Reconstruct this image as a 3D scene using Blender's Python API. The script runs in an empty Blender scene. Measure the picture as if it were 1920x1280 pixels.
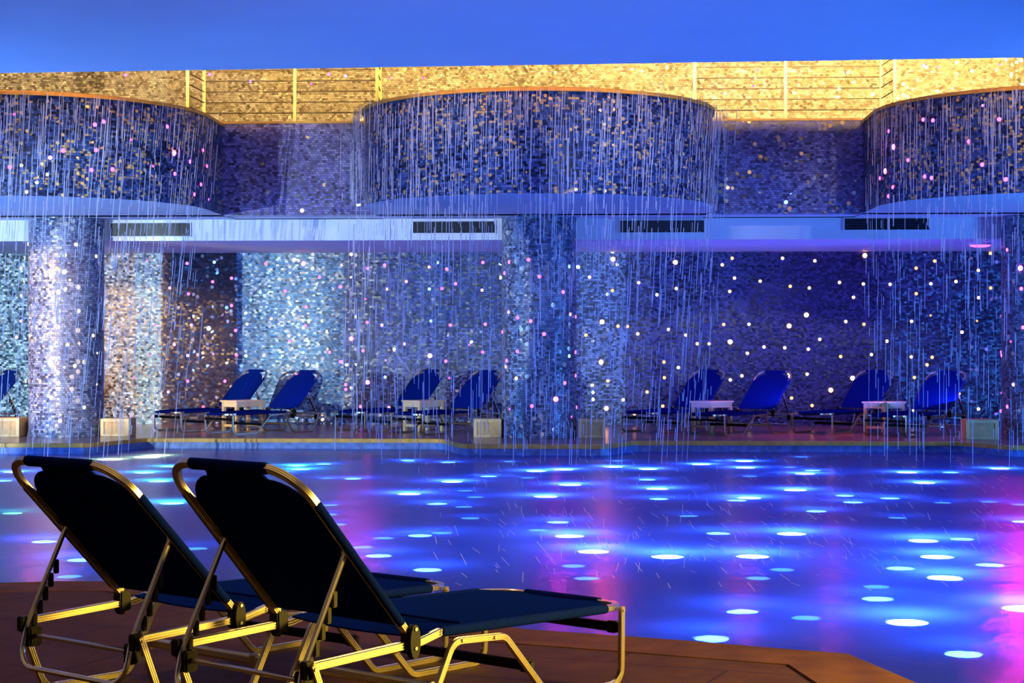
import bpy, bmesh, math, random
from mathutils import Vector, Matrix

random.seed(7)
PI = math.pi
S = bpy.context.scene
COL = S.collection

# ------------------------------------------------------------------ camera geometry
F_PX, YH, EYE, YAW = 3364.0, 648.0, 1.254, 0.045
CA, SA = math.cos(YAW), math.sin(YAW)


def cw(X, Z):
    """camera-aligned ground coordinates (right, depth) -> world x, y"""
    return (X * CA - Z * SA, X * SA + Z * CA)


def ray(px, py):
    x, y = cw((px - 960) / F_PX, 1.0)
    return Vector((x, y, -(py - YH) / F_PX))


CAM0 = Vector((0, 0, EYE))


def on_y(px, py, Y):
    d = ray(px, py)
    return CAM0 + d * (Y / d.y)


def on_z(px, py, z):
    d = ray(px, py)
    return CAM0 + d * ((z - EYE) / d.z)


def on_cyl(px, py, cx, cy, R):
    d = ray(px, py)
    a = d.x ** 2 + d.y ** 2
    b = -2 * (d.x * cx + d.y * cy)
    c = cx * cx + cy * cy - R * R
    q = b * b - 4 * a * c
    if q < 0:
        q = 0.0
    return CAM0 + d * ((-b - math.sqrt(q)) / (2 * a))


# ------------------------------------------------------------------ materials
MATS = {}


def new_mat(name):
    m = bpy.data.materials.new(name)
    m.use_nodes = True
    nt = m.node_tree
    nt.nodes.clear()
    out = nt.nodes.new('ShaderNodeOutputMaterial')
    MATS[name] = m
    return m, nt, out


def N(nt, typ, **kw):
    n = nt.nodes.new(typ)
    for k, v in kw.items():
        if k.startswith('i_'):
            key = k[2:]
            n.inputs[int(key) if key.isdigit() else key.replace('_', ' ')].default_value = v
        else:
            setattr(n, k, v)
    return n


def L(nt, a, b):
    nt.links.new(a, b)


def math_n(nt, op, a, b=None, c=None):
    n = nt.nodes.new('ShaderNodeMath')
    n.operation = op
    for i, v in enumerate((a, b, c)):
        if v is None:
            continue
        if isinstance(v, (int, float)):
            n.inputs[i].default_value = v
        else:
            L(nt, v, n.inputs[i])
    return n.outputs[0]


def plain(name, col, rough=0.5, metal=0.0, noise=0.0, nscale=8.0, spec=0.5, bump=0.0):
    m, nt, out = new_mat(name)
    p = N(nt, 'ShaderNodeBsdfPrincipled')
    p.inputs['Base Color'].default_value = (*col, 1)
    p.inputs['Roughness'].default_value = rough
    p.inputs['Metallic'].default_value = metal
    p.inputs['Specular IOR Level'].default_value = spec
    if noise or bump:
        tc = N(nt, 'ShaderNodeTexCoord')
        nz = N(nt, 'ShaderNodeTexNoise')
        nz.inputs['Scale'].default_value = nscale
        nz.inputs['Detail'].default_value = 5
        L(nt, tc.outputs['Object'], nz.inputs['Vector'])
        if noise:
            r = N(nt, 'ShaderNodeValToRGB')
            r.color_ramp.elements[0].position = 0.3
            r.color_ramp.elements[1].position = 0.7
            r.color_ramp.elements[0].color = (*[c * (1 - noise) for c in col], 1)
            r.color_ramp.elements[1].color = (*[min(1, c * (1 + noise)) for c in col], 1)
            L(nt, nz.outputs['Fac'], r.inputs[0])
            L(nt, r.outputs[0], p.inputs['Base Color'])
        if bump:
            b = N(nt, 'ShaderNodeBump')
            b.inputs['Strength'].default_value = bump
            b.inputs['Distance'].default_value = 0.01
            L(nt, nz.outputs['Fac'], b.inputs['Height'])
            L(nt, b.outputs[0], p.inputs['Normal'])
    L(nt, p.outputs[0], out.inputs[0])
    return m


def emit(name, col, strength):
    m, nt, out = new_mat(name)
    e = N(nt, 'ShaderNodeEmission')
    e.inputs[0].default_value = (*col, 1)
    e.inputs[1].default_value = strength
    L(nt, e.outputs[0], out.inputs[0])
    return m


def mosaic(name, ramp, tint=None, glint=0.25, glint_col=(1.0, 0.85, 0.5), tilt=0.35, tile=(0.045, 0.03),
           glint_tilt=0.6, glint_rough=0.25, rough=0.3, patch=0.5, bands=None, glint_scale=13.0, spec=0.5, glint_bands=None):
    """small glass mosaic on the metre UV map; ramp = tile colours, bands = [(u, colour)] tints multiplied over the tiles in steps along u"""
    m, nt, out = new_mat(name)
    uv = N(nt, 'ShaderNodeUVMap')
    sep = N(nt, 'ShaderNodeSeparateXYZ')
    L(nt, uv.outputs[0], sep.inputs[0])
    v = math_n(nt, 'DIVIDE', sep.outputs[1], tile[1])
    row = math_n(nt, 'FLOOR', v)
    off = math_n(nt, 'MULTIPLY', math_n(nt, 'FRACT', math_n(nt, 'MULTIPLY', row, 0.37)), 1.0)
    u = math_n(nt, 'ADD', math_n(nt, 'DIVIDE', sep.outputs[0], tile[0]), off)
    cell = N(nt, 'ShaderNodeCombineXYZ')
    L(nt, math_n(nt, 'FLOOR', u), cell.inputs[0])
    L(nt, row, cell.inputs[1])
    wn = N(nt, 'ShaderNodeTexWhiteNoise', noise_dimensions='2D')
    L(nt, cell.outputs[0], wn.inputs['Vector'])
    # cloudy drift of the mix
    nz = N(nt, 'ShaderNodeTexNoise')
    nz.inputs['Scale'].default_value = 1.6
    nz.inputs['Detail'].default_value = 6
    nz.inputs['Roughness'].default_value = 0.7
    L(nt, uv.outputs[0], nz.inputs['Vector'])
    drift = math_n(nt, 'MULTIPLY', math_n(nt, 'SUBTRACT', nz.outputs['Fac'], 0.5), patch * 2)
    val = math_n(nt, 'ADD', wn.outputs['Value'], drift)
    cr = N(nt, 'ShaderNodeValToRGB')
    els = cr.color_ramp.elements
    while len(els) < len(ramp):
        els.new(0.5)
    for e, (pos, c) in zip(els, ramp):
        e.position = pos
        e.color = (*c, 1)
    L(nt, val, cr.inputs[0])
    base = cr.outputs[0]
    if bands:
        bu = math_n(nt, 'DIVIDE', math_n(nt, 'SUBTRACT', sep.outputs[0], bands[0][0]), bands[-1][0] - bands[0][0])
        br = N(nt, 'ShaderNodeValToRGB')
        br.color_ramp.interpolation = 'CONSTANT'
        be = br.color_ramp.elements
        while len(be) < len(bands):
            be.new(0.5)
        for e, (pos, c) in zip(be, bands):
            e.position = (pos - bands[0][0]) / (bands[-1][0] - bands[0][0])
            e.color = (*c, 1)
        L(nt, bu, br.inputs[0])
        mx = N(nt, 'ShaderNodeMix', data_type='RGBA', blend_type='MULTIPLY')
        mx.inputs[0].default_value = 1.0
        L(nt, base, mx.inputs[6])
        L(nt, br.outputs[0], mx.inputs[7])
        base = mx.outputs[2]
    # grout
    fv = math_n(nt, 'FRACT', v)
    fu = math_n(nt, 'FRACT', u)
    g = math_n(nt, 'MINIMUM', math_n(nt, 'GREATER_THAN', fv, 0.14), math_n(nt, 'GREATER_THAN', fu, 0.09))
    mg = N(nt, 'ShaderNodeMix', data_type='RGBA', blend_type='MIX')
    L(nt, g, mg.inputs[0])
    mg.inputs[6].default_value = (0.03, 0.03, 0.035, 1)
    L(nt, base, mg.inputs[7])
    base = mg.outputs[2]
    # round reflective spots standing in for blurred tile glints
    vo = N(nt, 'ShaderNodeTexVoronoi', voronoi_dimensions='2D')
    vo.inputs['Scale'].default_value = glint_scale
    L(nt, uv.outputs[0], vo.inputs['Vector'])
    vs = N(nt, 'ShaderNodeSeparateColor')
    L(nt, vo.outputs['Color'], vs.inputs[0])
    n2 = N(nt, 'ShaderNodeTexNoise')
    n2.inputs['Scale'].default_value = 2.2
    n2.inputs['Detail'].default_value = 3
    L(nt, uv.outputs[0], n2.inputs['Vector'])
    thr = math_n(nt, 'ADD', glint - 0.5, n2.outputs['Fac'])
    if glint_bands:
        g0, g1 = glint_bands[0][0], glint_bands[-1][0]
        gu = math_n(nt, 'DIVIDE', math_n(nt, 'SUBTRACT', sep.outputs[0], g0), g1 - g0)
        grr = N(nt, 'ShaderNodeValToRGB')
        grr.color_ramp.interpolation = 'CONSTANT'
        ge = grr.color_ramp.elements
        while len(ge) < len(glint_bands):
            ge.new(0.5)
        for e, (pos, c) in zip(ge, glint_bands):
            e.position = (pos - g0) / (g1 - g0)
            e.color = (c, c, c, 1)
        L(nt, gu, grr.inputs[0])
        thr = math_n(nt, 'MULTIPLY', thr, grr.outputs[0])
    gsel = math_n(nt, 'LESS_THAN', vs.outputs[0], thr)
    gr = math_n(nt, 'LESS_THAN', vo.outputs['Distance'], 0.36)
    gm = math_n(nt, 'MULTIPLY', gsel, gr)
    # normals
    geo = N(nt, 'ShaderNodeNewGeometry')

    def tilted(colour, amount):
        s = N(nt, 'ShaderNodeVectorMath', operation='SUBTRACT')
        L(nt, colour, s.inputs[0])
        s.inputs[1].default_value = (0.5, 0.5, 0.5)
        sc = N(nt, 'ShaderNodeVectorMath', operation='SCALE')
        L(nt, s.outputs[0], sc.inputs[0])
        sc.inputs['Scale'].default_value = amount
        ad = N(nt, 'ShaderNodeVectorMath', operation='ADD')
        L(nt, geo.outputs['Normal'], ad.inputs[0])
        L(nt, sc.outputs[0], ad.inputs[1])
        nm = N(nt, 'ShaderNodeVectorMath', operation='NORMALIZE')
        L(nt, ad.outputs[0], nm.inputs[0])
        return nm.outputs[0]

    p = N(nt, 'ShaderNodeBsdfPrincipled')
    p.inputs['Roughness'].default_value = rough
    p.inputs['Specular IOR Level'].default_value = spec
    L(nt, base, p.inputs['Base Color'])
    L(nt, tilted(wn.outputs['Color'], tilt), p.inputs['Normal'])
    gp = N(nt, 'ShaderNodeBsdfPrincipled')
    gp.inputs['Base Color'].default_value = (*glint_col, 1)
    gp.inputs['Metallic'].default_value = 0.6
    gp.inputs['Roughness'].default_value = glint_rough
    L(nt, tilted(vo.outputs['Color'], glint_tilt), gp.inputs['Normal'])
    mix = N(nt, 'ShaderNodeMixShader')
    L(nt, gm, mix.inputs[0])
    L(nt, p.outputs[0], mix.inputs[1])
    L(nt, gp.outputs[0], mix.inputs[2])
    L(nt, mix.outputs[0], out.inputs[0])
    return m


def water_mat():
    m, nt, out = new_mat('pool_water')
    tc = N(nt, 'ShaderNodeTexCoord')
    mp = N(nt, 'ShaderNodeMapping')
    mp.inputs['Scale'].default_value = (1.0, 1.0, 1.0)
    L(nt, tc.outputs['Object'], mp.inputs[0])
    n1 = N(nt, 'ShaderNodeTexNoise')
    n1.inputs['Scale'].default_value = 5.0
    n1.inputs['Detail'].default_value = 4
    n1.inputs['Distortion'].default_value = 0.6
    L(nt, mp.outputs[0], n1.inputs['Vector'])
    b = N(nt, 'ShaderNodeBump')
    b.inputs['Strength'].default_value = 0.16
    b.inputs['Distance'].default_value = 0.05
    L(nt, n1.outputs['Fac'], b.inputs['Height'])
    fr = N(nt, 'ShaderNodeFresnel')
    fr.inputs['IOR'].default_value = 1.33
    fac = math_n(nt, 'MULTIPLY', fr.outputs[0], 0.62)
    tr = N(nt, 'ShaderNodeBsdfRefraction')
    tr.inputs[0].default_value = (0.62, 0.78, 1.0, 1)
    tr.inputs['Roughness'].default_value = 0.12
    tr.inputs['IOR'].default_value = 1.33
    L(nt, b.outputs[0], tr.inputs['Normal'])
    gl = N(nt, 'ShaderNodeBsdfGlossy')
    gl.inputs['Roughness'].default_value = 0.2
    gl.inputs[0].default_value = (0.9, 0.95, 1, 1)
    L(nt, b.outputs[0], gl.inputs['Normal'])
    # slightly cloudy water passes part of the light on diffusely
    tl = N(nt, 'ShaderNodeBsdfTranslucent')
    tl.inputs[0].default_value = (0.10, 0.23, 0.9, 1)
    body = N(nt, 'ShaderNodeMixShader')
    body.inputs[0].default_value = 0.72
    L(nt, tr.outputs[0], body.inputs[1])
    L(nt, tl.outputs[0], body.inputs[2])
    mx = N(nt, 'ShaderNodeMixShader')
    L(nt, fac, mx.inputs[0])
    L(nt, body.outputs[0], mx.inputs[1])
    L(nt, gl.outputs[0], mx.inputs[2])
    L(nt, mx.outputs[0], out.inputs[0])
    return m


def paving_mat(name, c1, c2, mortar, w, h, rough=0.45, ang=0.0):
    m, nt, out = new_mat(name)
    tc = N(nt, 'ShaderNodeTexCoord')
    mp = N(nt, 'ShaderNodeMapping')
    mp.inputs['Rotation'].default_value = (0, 0, ang)
    L(nt, tc.outputs['Object'], mp.inputs[0])
    br = N(nt, 'ShaderNodeTexBrick')
    br.inputs['Color1'].default_value = (*c1, 1)
    br.inputs['Color2'].default_value = (*c2, 1)
    br.inputs['Mortar'].default_value = (*mortar, 1)
    br.inputs['Scale'].default_value = 1.0
    br.inputs['Mortar Size'].default_value = 0.006
    br.inputs['Brick Width'].default_value = w
    br.inputs['Row Height'].default_value = h
    L(nt, mp.outputs[0], br.inputs['Vector'])
    nz = N(nt, 'ShaderNodeTexNoise')
    nz.inputs['Scale'].default_value = 6
    nz.inputs['Detail'].default_value = 8
    nz.inputs['Roughness'].default_value = 0.7
    L(nt, tc.outputs['Object'], nz.inputs['Vector'])
    mx = N(nt, 'ShaderNodeMix', data_type='RGBA', blend_type='MULTIPLY')
    mx.inputs[0].default_value = 0.8
    cr = N(nt, 'ShaderNodeValToRGB')
    cr.color_ramp.elements[0].position = 0.3
    cr.color_ramp.elements[0].color = (0.45, 0.42, 0.4, 1)
    cr.color_ramp.elements[1].position = 0.7
    cr.color_ramp.elements[1].color = (1, 1, 1, 1)
    L(nt, nz.outputs['Fac'], cr.inputs[0])
    L(nt, br.outputs['Color'], mx.inputs[6])
    L(nt, cr.outputs[0], mx.inputs[7])
    p = N(nt, 'ShaderNodeBsdfPrincipled')
    p.inputs['Roughness'].default_value = rough
    p.inputs['Specular IOR Level'].default_value = 0.03
    L(nt, mx.outputs[2], p.inputs['Base Color'])
    bp = N(nt, 'ShaderNodeBump')
    bp.inputs['Strength'].default_value = 0.3
    bp.inputs['Distance'].default_value = 0.004
    L(nt, nz.outputs['Fac'], bp.inputs['Height'])
    L(nt, bp.outputs[0], p.inputs['Normal'])
    L(nt, p.outputs[0], out.inputs[0])
    return m


# ------------------------------------------------------------------ mesh helpers
def obj(name, bm, mat, parent=None, smooth=False, angle=0.6):
    me = bpy.data.meshes.new(name)
    bmesh.ops.recalc_face_normals(bm, faces=bm.faces)
    bm.to_mesh(me)
    bm.free()
    me.materials.append(mat)
    if smooth:
        for p in me.polygons:
            p.use_smooth = True
        me.set_sharp_from_angle(angle=angle)
    o = bpy.data.objects.new(name, me)
    COL.objects.link(o)
    if parent:
        o.parent = parent
    return o


def raw_obj(name, verts, faces, mat, uvs=None, parent=None, smooth=False):
    me = bpy.data.meshes.new(name)
    me.from_pydata(verts, [], faces)
    if uvs is not None:
        ul = me.uv_layers.new(name='UVMap')
        for poly in me.polygons:
            for li in poly.loop_indices:
                ul.data[li].uv = uvs[me.loops[li].vertex_index]
    me.materials.append(mat)
    if smooth:
        for p in me.polygons:
            p.use_smooth = True
    o = bpy.data.objects.new(name, me)
    COL.objects.link(o)
    if parent:
        o.parent = parent
    return o


def thing(name, label, cat, loc=(0, 0, 0), rotz=0.0, group=None):
    o = bpy.data.objects.new(name, None)
    o.empty_display_size = 0.1
    COL.objects.link(o)
    o.location = loc
    o.rotation_euler = (0, 0, rotz)
    o['label'] = label
    o['category'] = cat
    if group:
        o['group'] = group
    return o


def tag(o, label, cat, group=None, kind=None):
    o['label'] = label
    o['category'] = cat
    if group:
        o['group'] = group
    if kind:
        o['kind'] = kind
    return o


def struct(o, label=None, cat=None):
    o['kind'] = 'structure'
    if label:
        o['label'] = label
    if cat:
        o['category'] = cat
    return o


def box(bm, x0, x1, y0, y1, z0, z1, bevel=0.0):
    vs = [bm.verts.new((x, y, z)) for z in (z0, z1) for y in (y0, y1) for x in (x0, x1)]
    fs = [(0, 2, 3, 1), (4, 5, 7, 6), (0, 1, 5, 4), (2, 6, 7, 3), (0, 4, 6, 2), (1, 3, 7, 5)]
    faces = [bm.faces.new([vs[i] for i in f]) for f in fs]
    if bevel:
        es = list({e for f in faces for e in f.edges})
        bmesh.ops.bevel(bm, geom=es, offset=bevel, segments=2, affect='EDGES')
    return bm


def fillet(pts, r, seg=6):
    """round the inner corners of a polyline; r = radius or list per corner"""
    pts = [Vector(p) for p in pts]
    out = [pts[0]]
    for i in range(1, len(pts) - 1):
        rr = r[i - 1] if isinstance(r, (list, tuple)) else r
        a, b, c = pts[i - 1], pts[i], pts[i + 1]
        d1, d2 = (a - b).normalized(), (c - b).normalized()
        ang = d1.angle(d2)
        if rr <= 0 or ang > PI - 0.02:
            out.append(b)
            continue
        t = rr / math.tan(ang / 2)
        t = min(t, (a - b).length * 0.49, (c - b).length * 0.49)
        p1, p2 = b + d1 * t, b + d2 * t
        rr = t * math.tan(ang / 2)
        cen = b + (d1 + d2).normalized() * (rr / math.sin(ang / 2))
        e1, e2 = (p1 - cen).normalized(), (p2 - cen).normalized()
        tot = e1.angle(e2)
        ax = e1.cross(e2).normalized()
        for k in range(seg + 1):
            out.append(cen + Matrix.Rotation(tot * k / seg, 3, ax) @ e1 * rr)
    out.append(pts[-1])
    return out


def ribbed(w, h, groove=0.004):
    """ring of a ribbed aluminium tube section, w across the path plane, h along its normal"""
    pr = []
    ss = [-0.82, -0.46, -0.33, -0.2, 0.2, 0.33, 0.46, 0.82]
    dd = [0, 0, 1, 0, 0, 1, 0, 0]
    for s, d in zip(ss, dd):
        pr.append((s * w / 2, -h / 2 + d * groove))
    for s, d in zip(ss, dd):
        pr.append((w / 2 - d * groove, s * h / 2))
    for s, d in zip(ss, dd):
        pr.append((-s * w / 2, h / 2 - d * groove))
    for s, d in zip(ss, dd):
        pr.append((-w / 2 + d * groove, -s * h / 2))
    return pr


def circle_ring(r, n=10):
    return [(r * math.cos(2 * PI * k / n), r * math.sin(2 * PI * k / n)) for k in range(n)]


def sweep(bm, path, ring, normal, caps=True, closed_ring=True):
    """sweep a ring along a path lying (nearly) in the plane with this normal"""
    path = [Vector(p) for p in path]
    q = Vector(normal).normalized()
    rows = []
    n = len(path)
    for i in range(n):
        if i == 0:
            t = path[1] - path[0]
            k = 1
        elif i == n - 1:
            t = path[-1] - path[-2]
            k = 1
        else:
            a, b = (path[i] - path[i - 1]).normalized(), (path[i + 1] - path[i]).normalized()
            t = a + b
            k = 1 / max(0.3, math.cos(a.angle(b) / 2)) if a.length and b.length else 1
        t.normalize()
        qq = (q - t * q.dot(t)).normalized()
        s = qq.cross(t)
        rows.append([bm.verts.new(path[i] + s * (a_ * k) + qq * b_) for a_, b_ in ring])
    m = len(ring)
    for i in range(n - 1):
        for j in range(m if closed_ring else m - 1):
            j2 = (j + 1) % m
            bm.faces.new((rows[i][j], rows[i][j2], rows[i + 1][j2], rows[i + 1][j]))
    if caps and closed_ring:
        bm.faces.new(list(reversed(rows[0])))
        bm.faces.new(rows[-1])
    return bm


def rod(bm, a, b, r, n=10):
    a, b = Vector(a), Vector(b)
    d = (b - a).normalized()
    up = Vector((0, 0, 1)) if abs(d.z) < 0.9 else Vector((1, 0, 0))
    return sweep(bm, [a, b], circle_ring(r, n), d.cross(up))


def copy_tree(o, parent=None):
    c = o.copy()
    COL.objects.link(c)
    if parent:
        c.parent = parent
    for ch in list(o.children):
        copy_tree(ch, c)
    return c


# ------------------------------------------------------------------ levels
Z_W = -0.13          # water
Z_PF = -0.45         # pool floor
Z_CAN0, Z_CAN1 = 3.02, 4.25
Y_BAY, Y_FAS, Y_WALL = 24.05, 24.92, 28.4
Z_GAL = 2.735
X0, X1 = -13.5, 12.5
R_CAN, Y_CAN = 2.22, 23.0
CANX = (-7.22, -0.70, 5.82)
PILX = (-7.34, -0.74, 6.09)
R_PIL, Y_PIL = 0.515, 24.74

# ------------------------------------------------------------------ palettes
blue_ramp = [(0.0, (0.004, 0.008, 0.03)), (0.25, (0.018, 0.04, 0.14)), (0.6, (0.05, 0.11, 0.32)),
             (0.86, (0.12, 0.20, 0.46)), (0.93, (0.5, 0.33, 0.12)), (1.0, (0.6, 0.45, 0.2))]
bay_ramp = [(0.0, (0.05, 0.03, 0.09)), (0.3, (0.13, 0.1, 0.26)), (0.7, (0.22, 0.18, 0.44)), (1.0, (0.34, 0.3, 0.55))]
wall_ramp = [(0.0, (0.03, 0.035, 0.06)), (0.35, (0.11, 0.14, 0.2)), (0.7, (0.25, 0.3, 0.38)), (1.0, (0.5, 0.55, 0.6))]
pil_ramp = [(0.0, (0.05, 0.05, 0.09)), (0.4, (0.15, 0.18, 0.29)), (0.8, (0.27, 0.31, 0.45)), (1.0, (0.42, 0.45, 0.58))]
gold_ramp = [(0.0, (0.2, 0.15, 0.09)), (0.35, (0.42, 0.36, 0.26)), (0.75, (0.58, 0.53, 0.42)), (1.0, (0.75, 0.7, 0.56))]


def wx(px):
    return on_y(px, 620, Y_WALL).x


def ux(px):
    return on_y(px, 150, Y_WALL).x


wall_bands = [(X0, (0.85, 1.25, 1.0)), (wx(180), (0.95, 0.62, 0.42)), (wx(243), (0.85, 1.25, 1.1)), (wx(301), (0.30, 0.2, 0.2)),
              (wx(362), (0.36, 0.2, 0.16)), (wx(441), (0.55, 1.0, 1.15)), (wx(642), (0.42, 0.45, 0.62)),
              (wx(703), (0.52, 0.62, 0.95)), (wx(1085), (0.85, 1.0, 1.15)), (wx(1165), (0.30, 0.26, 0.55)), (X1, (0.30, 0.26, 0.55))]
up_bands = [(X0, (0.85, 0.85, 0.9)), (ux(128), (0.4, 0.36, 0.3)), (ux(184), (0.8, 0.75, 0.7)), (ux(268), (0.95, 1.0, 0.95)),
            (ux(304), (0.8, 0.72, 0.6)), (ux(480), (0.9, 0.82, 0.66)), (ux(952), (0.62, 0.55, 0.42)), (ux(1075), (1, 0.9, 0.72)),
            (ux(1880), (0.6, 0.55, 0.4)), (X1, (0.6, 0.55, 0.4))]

M_wall = mosaic('mosaic_back_wall', wall_ramp, bands=wall_bands, glint=0.12, glint_col=(0.95, 0.9, 0.75), tilt=0.3,
                glint_bands=[(X0, 1.0), (wx(301), .15), (wx(360), 1.0), (wx(600), .6), (wx(660), 0.12), (wx(1085), .2), (wx(1165), 0.0), (wx(1800), .5), (X1, .5)])
M_up = mosaic('mosaic_upper_wall', gold_ramp, bands=up_bands, glint=0.24, glint_col=(1.0, 0.86, 0.5), tilt=0.3)
M_bay = mosaic('mosaic_balcony_front', bay_ramp, glint=0.05, glint_col=(1.0, 0.72, 0.36), tilt=0.15, spec=0.3,
               glint_bands=[(X0, .3), (-0.7, 2.6), (X1, 2.6)])
M_can = mosaic('mosaic_canopy', blue_ramp, glint=0.09, glint_col=(1.0, 0.62, 0.2), patch=0.6, spec=0.12, tilt=0.2, glint_rough=0.4, glint_scale=17)
M_pil = mosaic('mosaic_pillar', pil_ramp, glint=0.10, glint_col=(1.0, 0.9, 0.7), glint_scale=11)
M_white = plain('painted_plaster', (0.75, 0.75, 0.78), 0.6, noise=0.04, nscale=2)
M_ceil = plain('ceiling_paint', (0.8, 0.8, 0.82), 0.85, noise=0.03, nscale=0.6)
M_soff = plain('soffit_paint', (0.7, 0.72, 0.8), 0.6, noise=0.04, nscale=1.5)
M_cope = plain('coping_stone_warm_lit', (0.70, 0.36, 0.05), 0.5, noise=0.2, nscale=9)  # orange in the colour stands in for warm light along the edges
M_vent = plain('dark_grille_metal', (0.012, 0.012, 0.018), 0.45, 0.3)
M_rail = plain('railing_metal', (0.75, 0.62, 0.22), 0.4, 0.2)
M_cable = plain('railing_cable', (0.08, 0.06, 0.04), 0.5, 0.5)
M_deck = paving_mat('deck_stone', (0.085, 0.042, 0.005), (0.07, 0.034, 0.004), (0.03, 0.014, 0.006), 0.95, 0.48, 0.6, 0.35)
M_copng = plain('coping_stone', (0.10, 0.045, 0.006), 0.6, spec=0.03, noise=0.35, nscale=5, bump=0.25)
M_fdeck = plain('wet_far_deck_stone', (0.32, 0.16, 0.14), 0.22, noise=0.35, nscale=3, bump=0.1)
M_joint = plain('deck_joint', (0.015, 0.01, 0.008), 0.8)
M_pool = plain('pool_tile', (0.06, 0.15, 0.58), 0.5, noise=0.3, nscale=1.2)
M_poolw = plain('pool_wall_tile', (0.10, 0.2, 0.5), 0.4, noise=0.4, nscale=12)
M_water = water_mat()
M_alu = plain('ribbed_aluminium', (0.88, 0.80, 0.58), 0.24, 1.0)
M_fab = plain('navy_mesh_fabric', (0.002, 0.012, 0.125), 0.85, noise=0.12, nscale=90, spec=0.0)
M_sleeve = plain('navy_sleeve_fabric', (0.003, 0.010, 0.12), 0.8, noise=0.1, nscale=60, spec=0.0)
M_blk = plain('black_plastic', (0.004, 0.004, 0.005), 0.5, spec=0.2)
M_bolt = plain('bolt_steel', (0.5, 0.48, 0.45), 0.3, 1.0)
M_table = plain('cream_painted_wood', (0.72, 0.55, 0.24), 0.55, noise=0.1, nscale=14)  # cream deepened to yellow to carry the warm light from the left
M_box = plain('cream_plaster_box', (0.76, 0.52, 0.20), 0.6, noise=0.12, nscale=9)  # yellow in the colour stands in for warm light along the deck
M_boxd = plain('cream_plaster_box_panel', (0.62, 0.38, 0.14), 0.65, noise=0.15, nscale=11)

# ------------------------------------------------------------------ setting: walls, floors
def wall_plane(name, x0, x1, y, z0, z1, mat, depth=0.2):
    v = [(x0, y, z0), (x1, y, z0), (x1, y, z1), (x0, y, z1), (x0, y + depth, z0), (x1, y + depth, z0), (x1, y + depth, z1), (x0, y + depth, z1)]
    f = [(0, 1, 2, 3), (5, 4, 7, 6), (3, 2, 6, 7), (4, 5, 1, 0), (4, 0, 3, 7), (1, 5, 6, 2)]
    return raw_obj(name, v, f, mat, uvs=[(a, c) for a, b, c in v])


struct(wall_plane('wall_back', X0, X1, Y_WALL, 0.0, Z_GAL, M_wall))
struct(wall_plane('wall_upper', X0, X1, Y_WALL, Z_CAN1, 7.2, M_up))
struct(wall_plane('wall_balcony', X0, X1, Y_BAY, Z_CAN0, Z_CAN1, M_bay, 0.25))
bm = bmesh.new(); box(bm, X0, X1, Y_BAY + 0.25, Y_WALL + 0.2, Z_CAN1 - 0.12, Z_CAN1)
struct(obj('floor_balcony', bm, M_soff))
bm = bmesh.new(); box(bm, X0, X1, Y_BAY - 0.03, Y_BAY + 0.27, Z_CAN1, Z_CAN1 + 0.03)
struct(obj('trim_1', bm, M_cope))
bm = bmesh.new(); box(bm, X0, X1, Y_FAS + 0.06, Y_WALL, Z_GAL, Z_CAN0)
struct(obj('ceiling_gallery', bm, M_soff))
bm = bmesh.new(); box(bm, X0, X1, Y_FAS, Y_FAS + 0.06, Z_GAL - 0.01, Z_CAN0)
struct(obj('trim_2', bm, M_white))
bm = bmesh.new(); box(bm, X0, X1, Y_BAY + 0.25, Y_FAS + 0.06, Z_CAN0 + 0.012, Z_CAN0 + 0.05)
struct(obj('ceiling_ledge', bm, M_soff))
bm = bmesh.new(); box(bm, X0, X1, Y_BAY, Y_WALL + 0.2, 7.2, 7.4)
struct(obj('ceiling_upper', bm, M_white))

# ceiling over the near half of the hall
c0, c1 = cw(-5.82 * 1.0, 20.4), cw(5.5, 19.3)
sl = (c1[1] - c0[1]) / (c1[0] - c0[0])
zc = 4.354
ya, yb = c0[1] + sl * (X0 - c0[0]), c0[1] + sl * (X1 - c0[0])
v = [(X0, -4, zc), (X1, -4, zc), (X1, yb, zc), (X0, ya, zc), (X0, -4, zc + .3), (X1, -4, zc + .3), (X1, yb, zc + .3), (X0, ya, zc + .3)]
f = [(3, 2, 1, 0), (4, 5, 6, 7), (2, 3, 7, 6), (0, 1, 5, 4), (1, 2, 6, 5), (3, 0, 4, 7)]
struct(raw_obj('ceiling', v, f, M_ceil))
bm = bmesh.new(); box(bm, X0 - .2, X0, -4, Y_WALL, -0.3, 7.2)
struct(obj('wall_left', bm, M_white))
bm = bmesh.new(); box(bm, X1, X1 + .2, -4, Y_WALL, -0.3, 7.2)
struct(obj('wall_right', bm, M_white))

# far deck with its bulges round the pillars
def deck_front(x):
    y = 23.95 if x < -0.5 else 23.55
    base = 23.95 + (23.5 - 23.95) * min(1, max(0, (x + 2.0) / 2.0))
    best = base
    for cx in PILX:
        d = abs(x - cx)
        s = min(1, max(0, (1.35 - d) / 0.5))
        s = s * s * (3 - 2 * s)
        best = min(best, base + (22.62 - base) * s)
    return best


xs = [X0 + (X1 - X0) * k / 260 for k in range(261)]


def strip(name, zt, zb, yfun, yback, mat):
    v, f = [], []
    for x in xs:
        y = yfun(x)
        v += [(x, y, zt), (x, y, zb), (x, yback, zt)]
    for i in range(len(xs) - 1):
        a, b = 3 * i, 3 * i + 3
        f.append((a, b, b + 2, a + 2))
        f.append((a + 1, b + 1, b, a))
    return raw_obj(name, v, f, mat)


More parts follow.
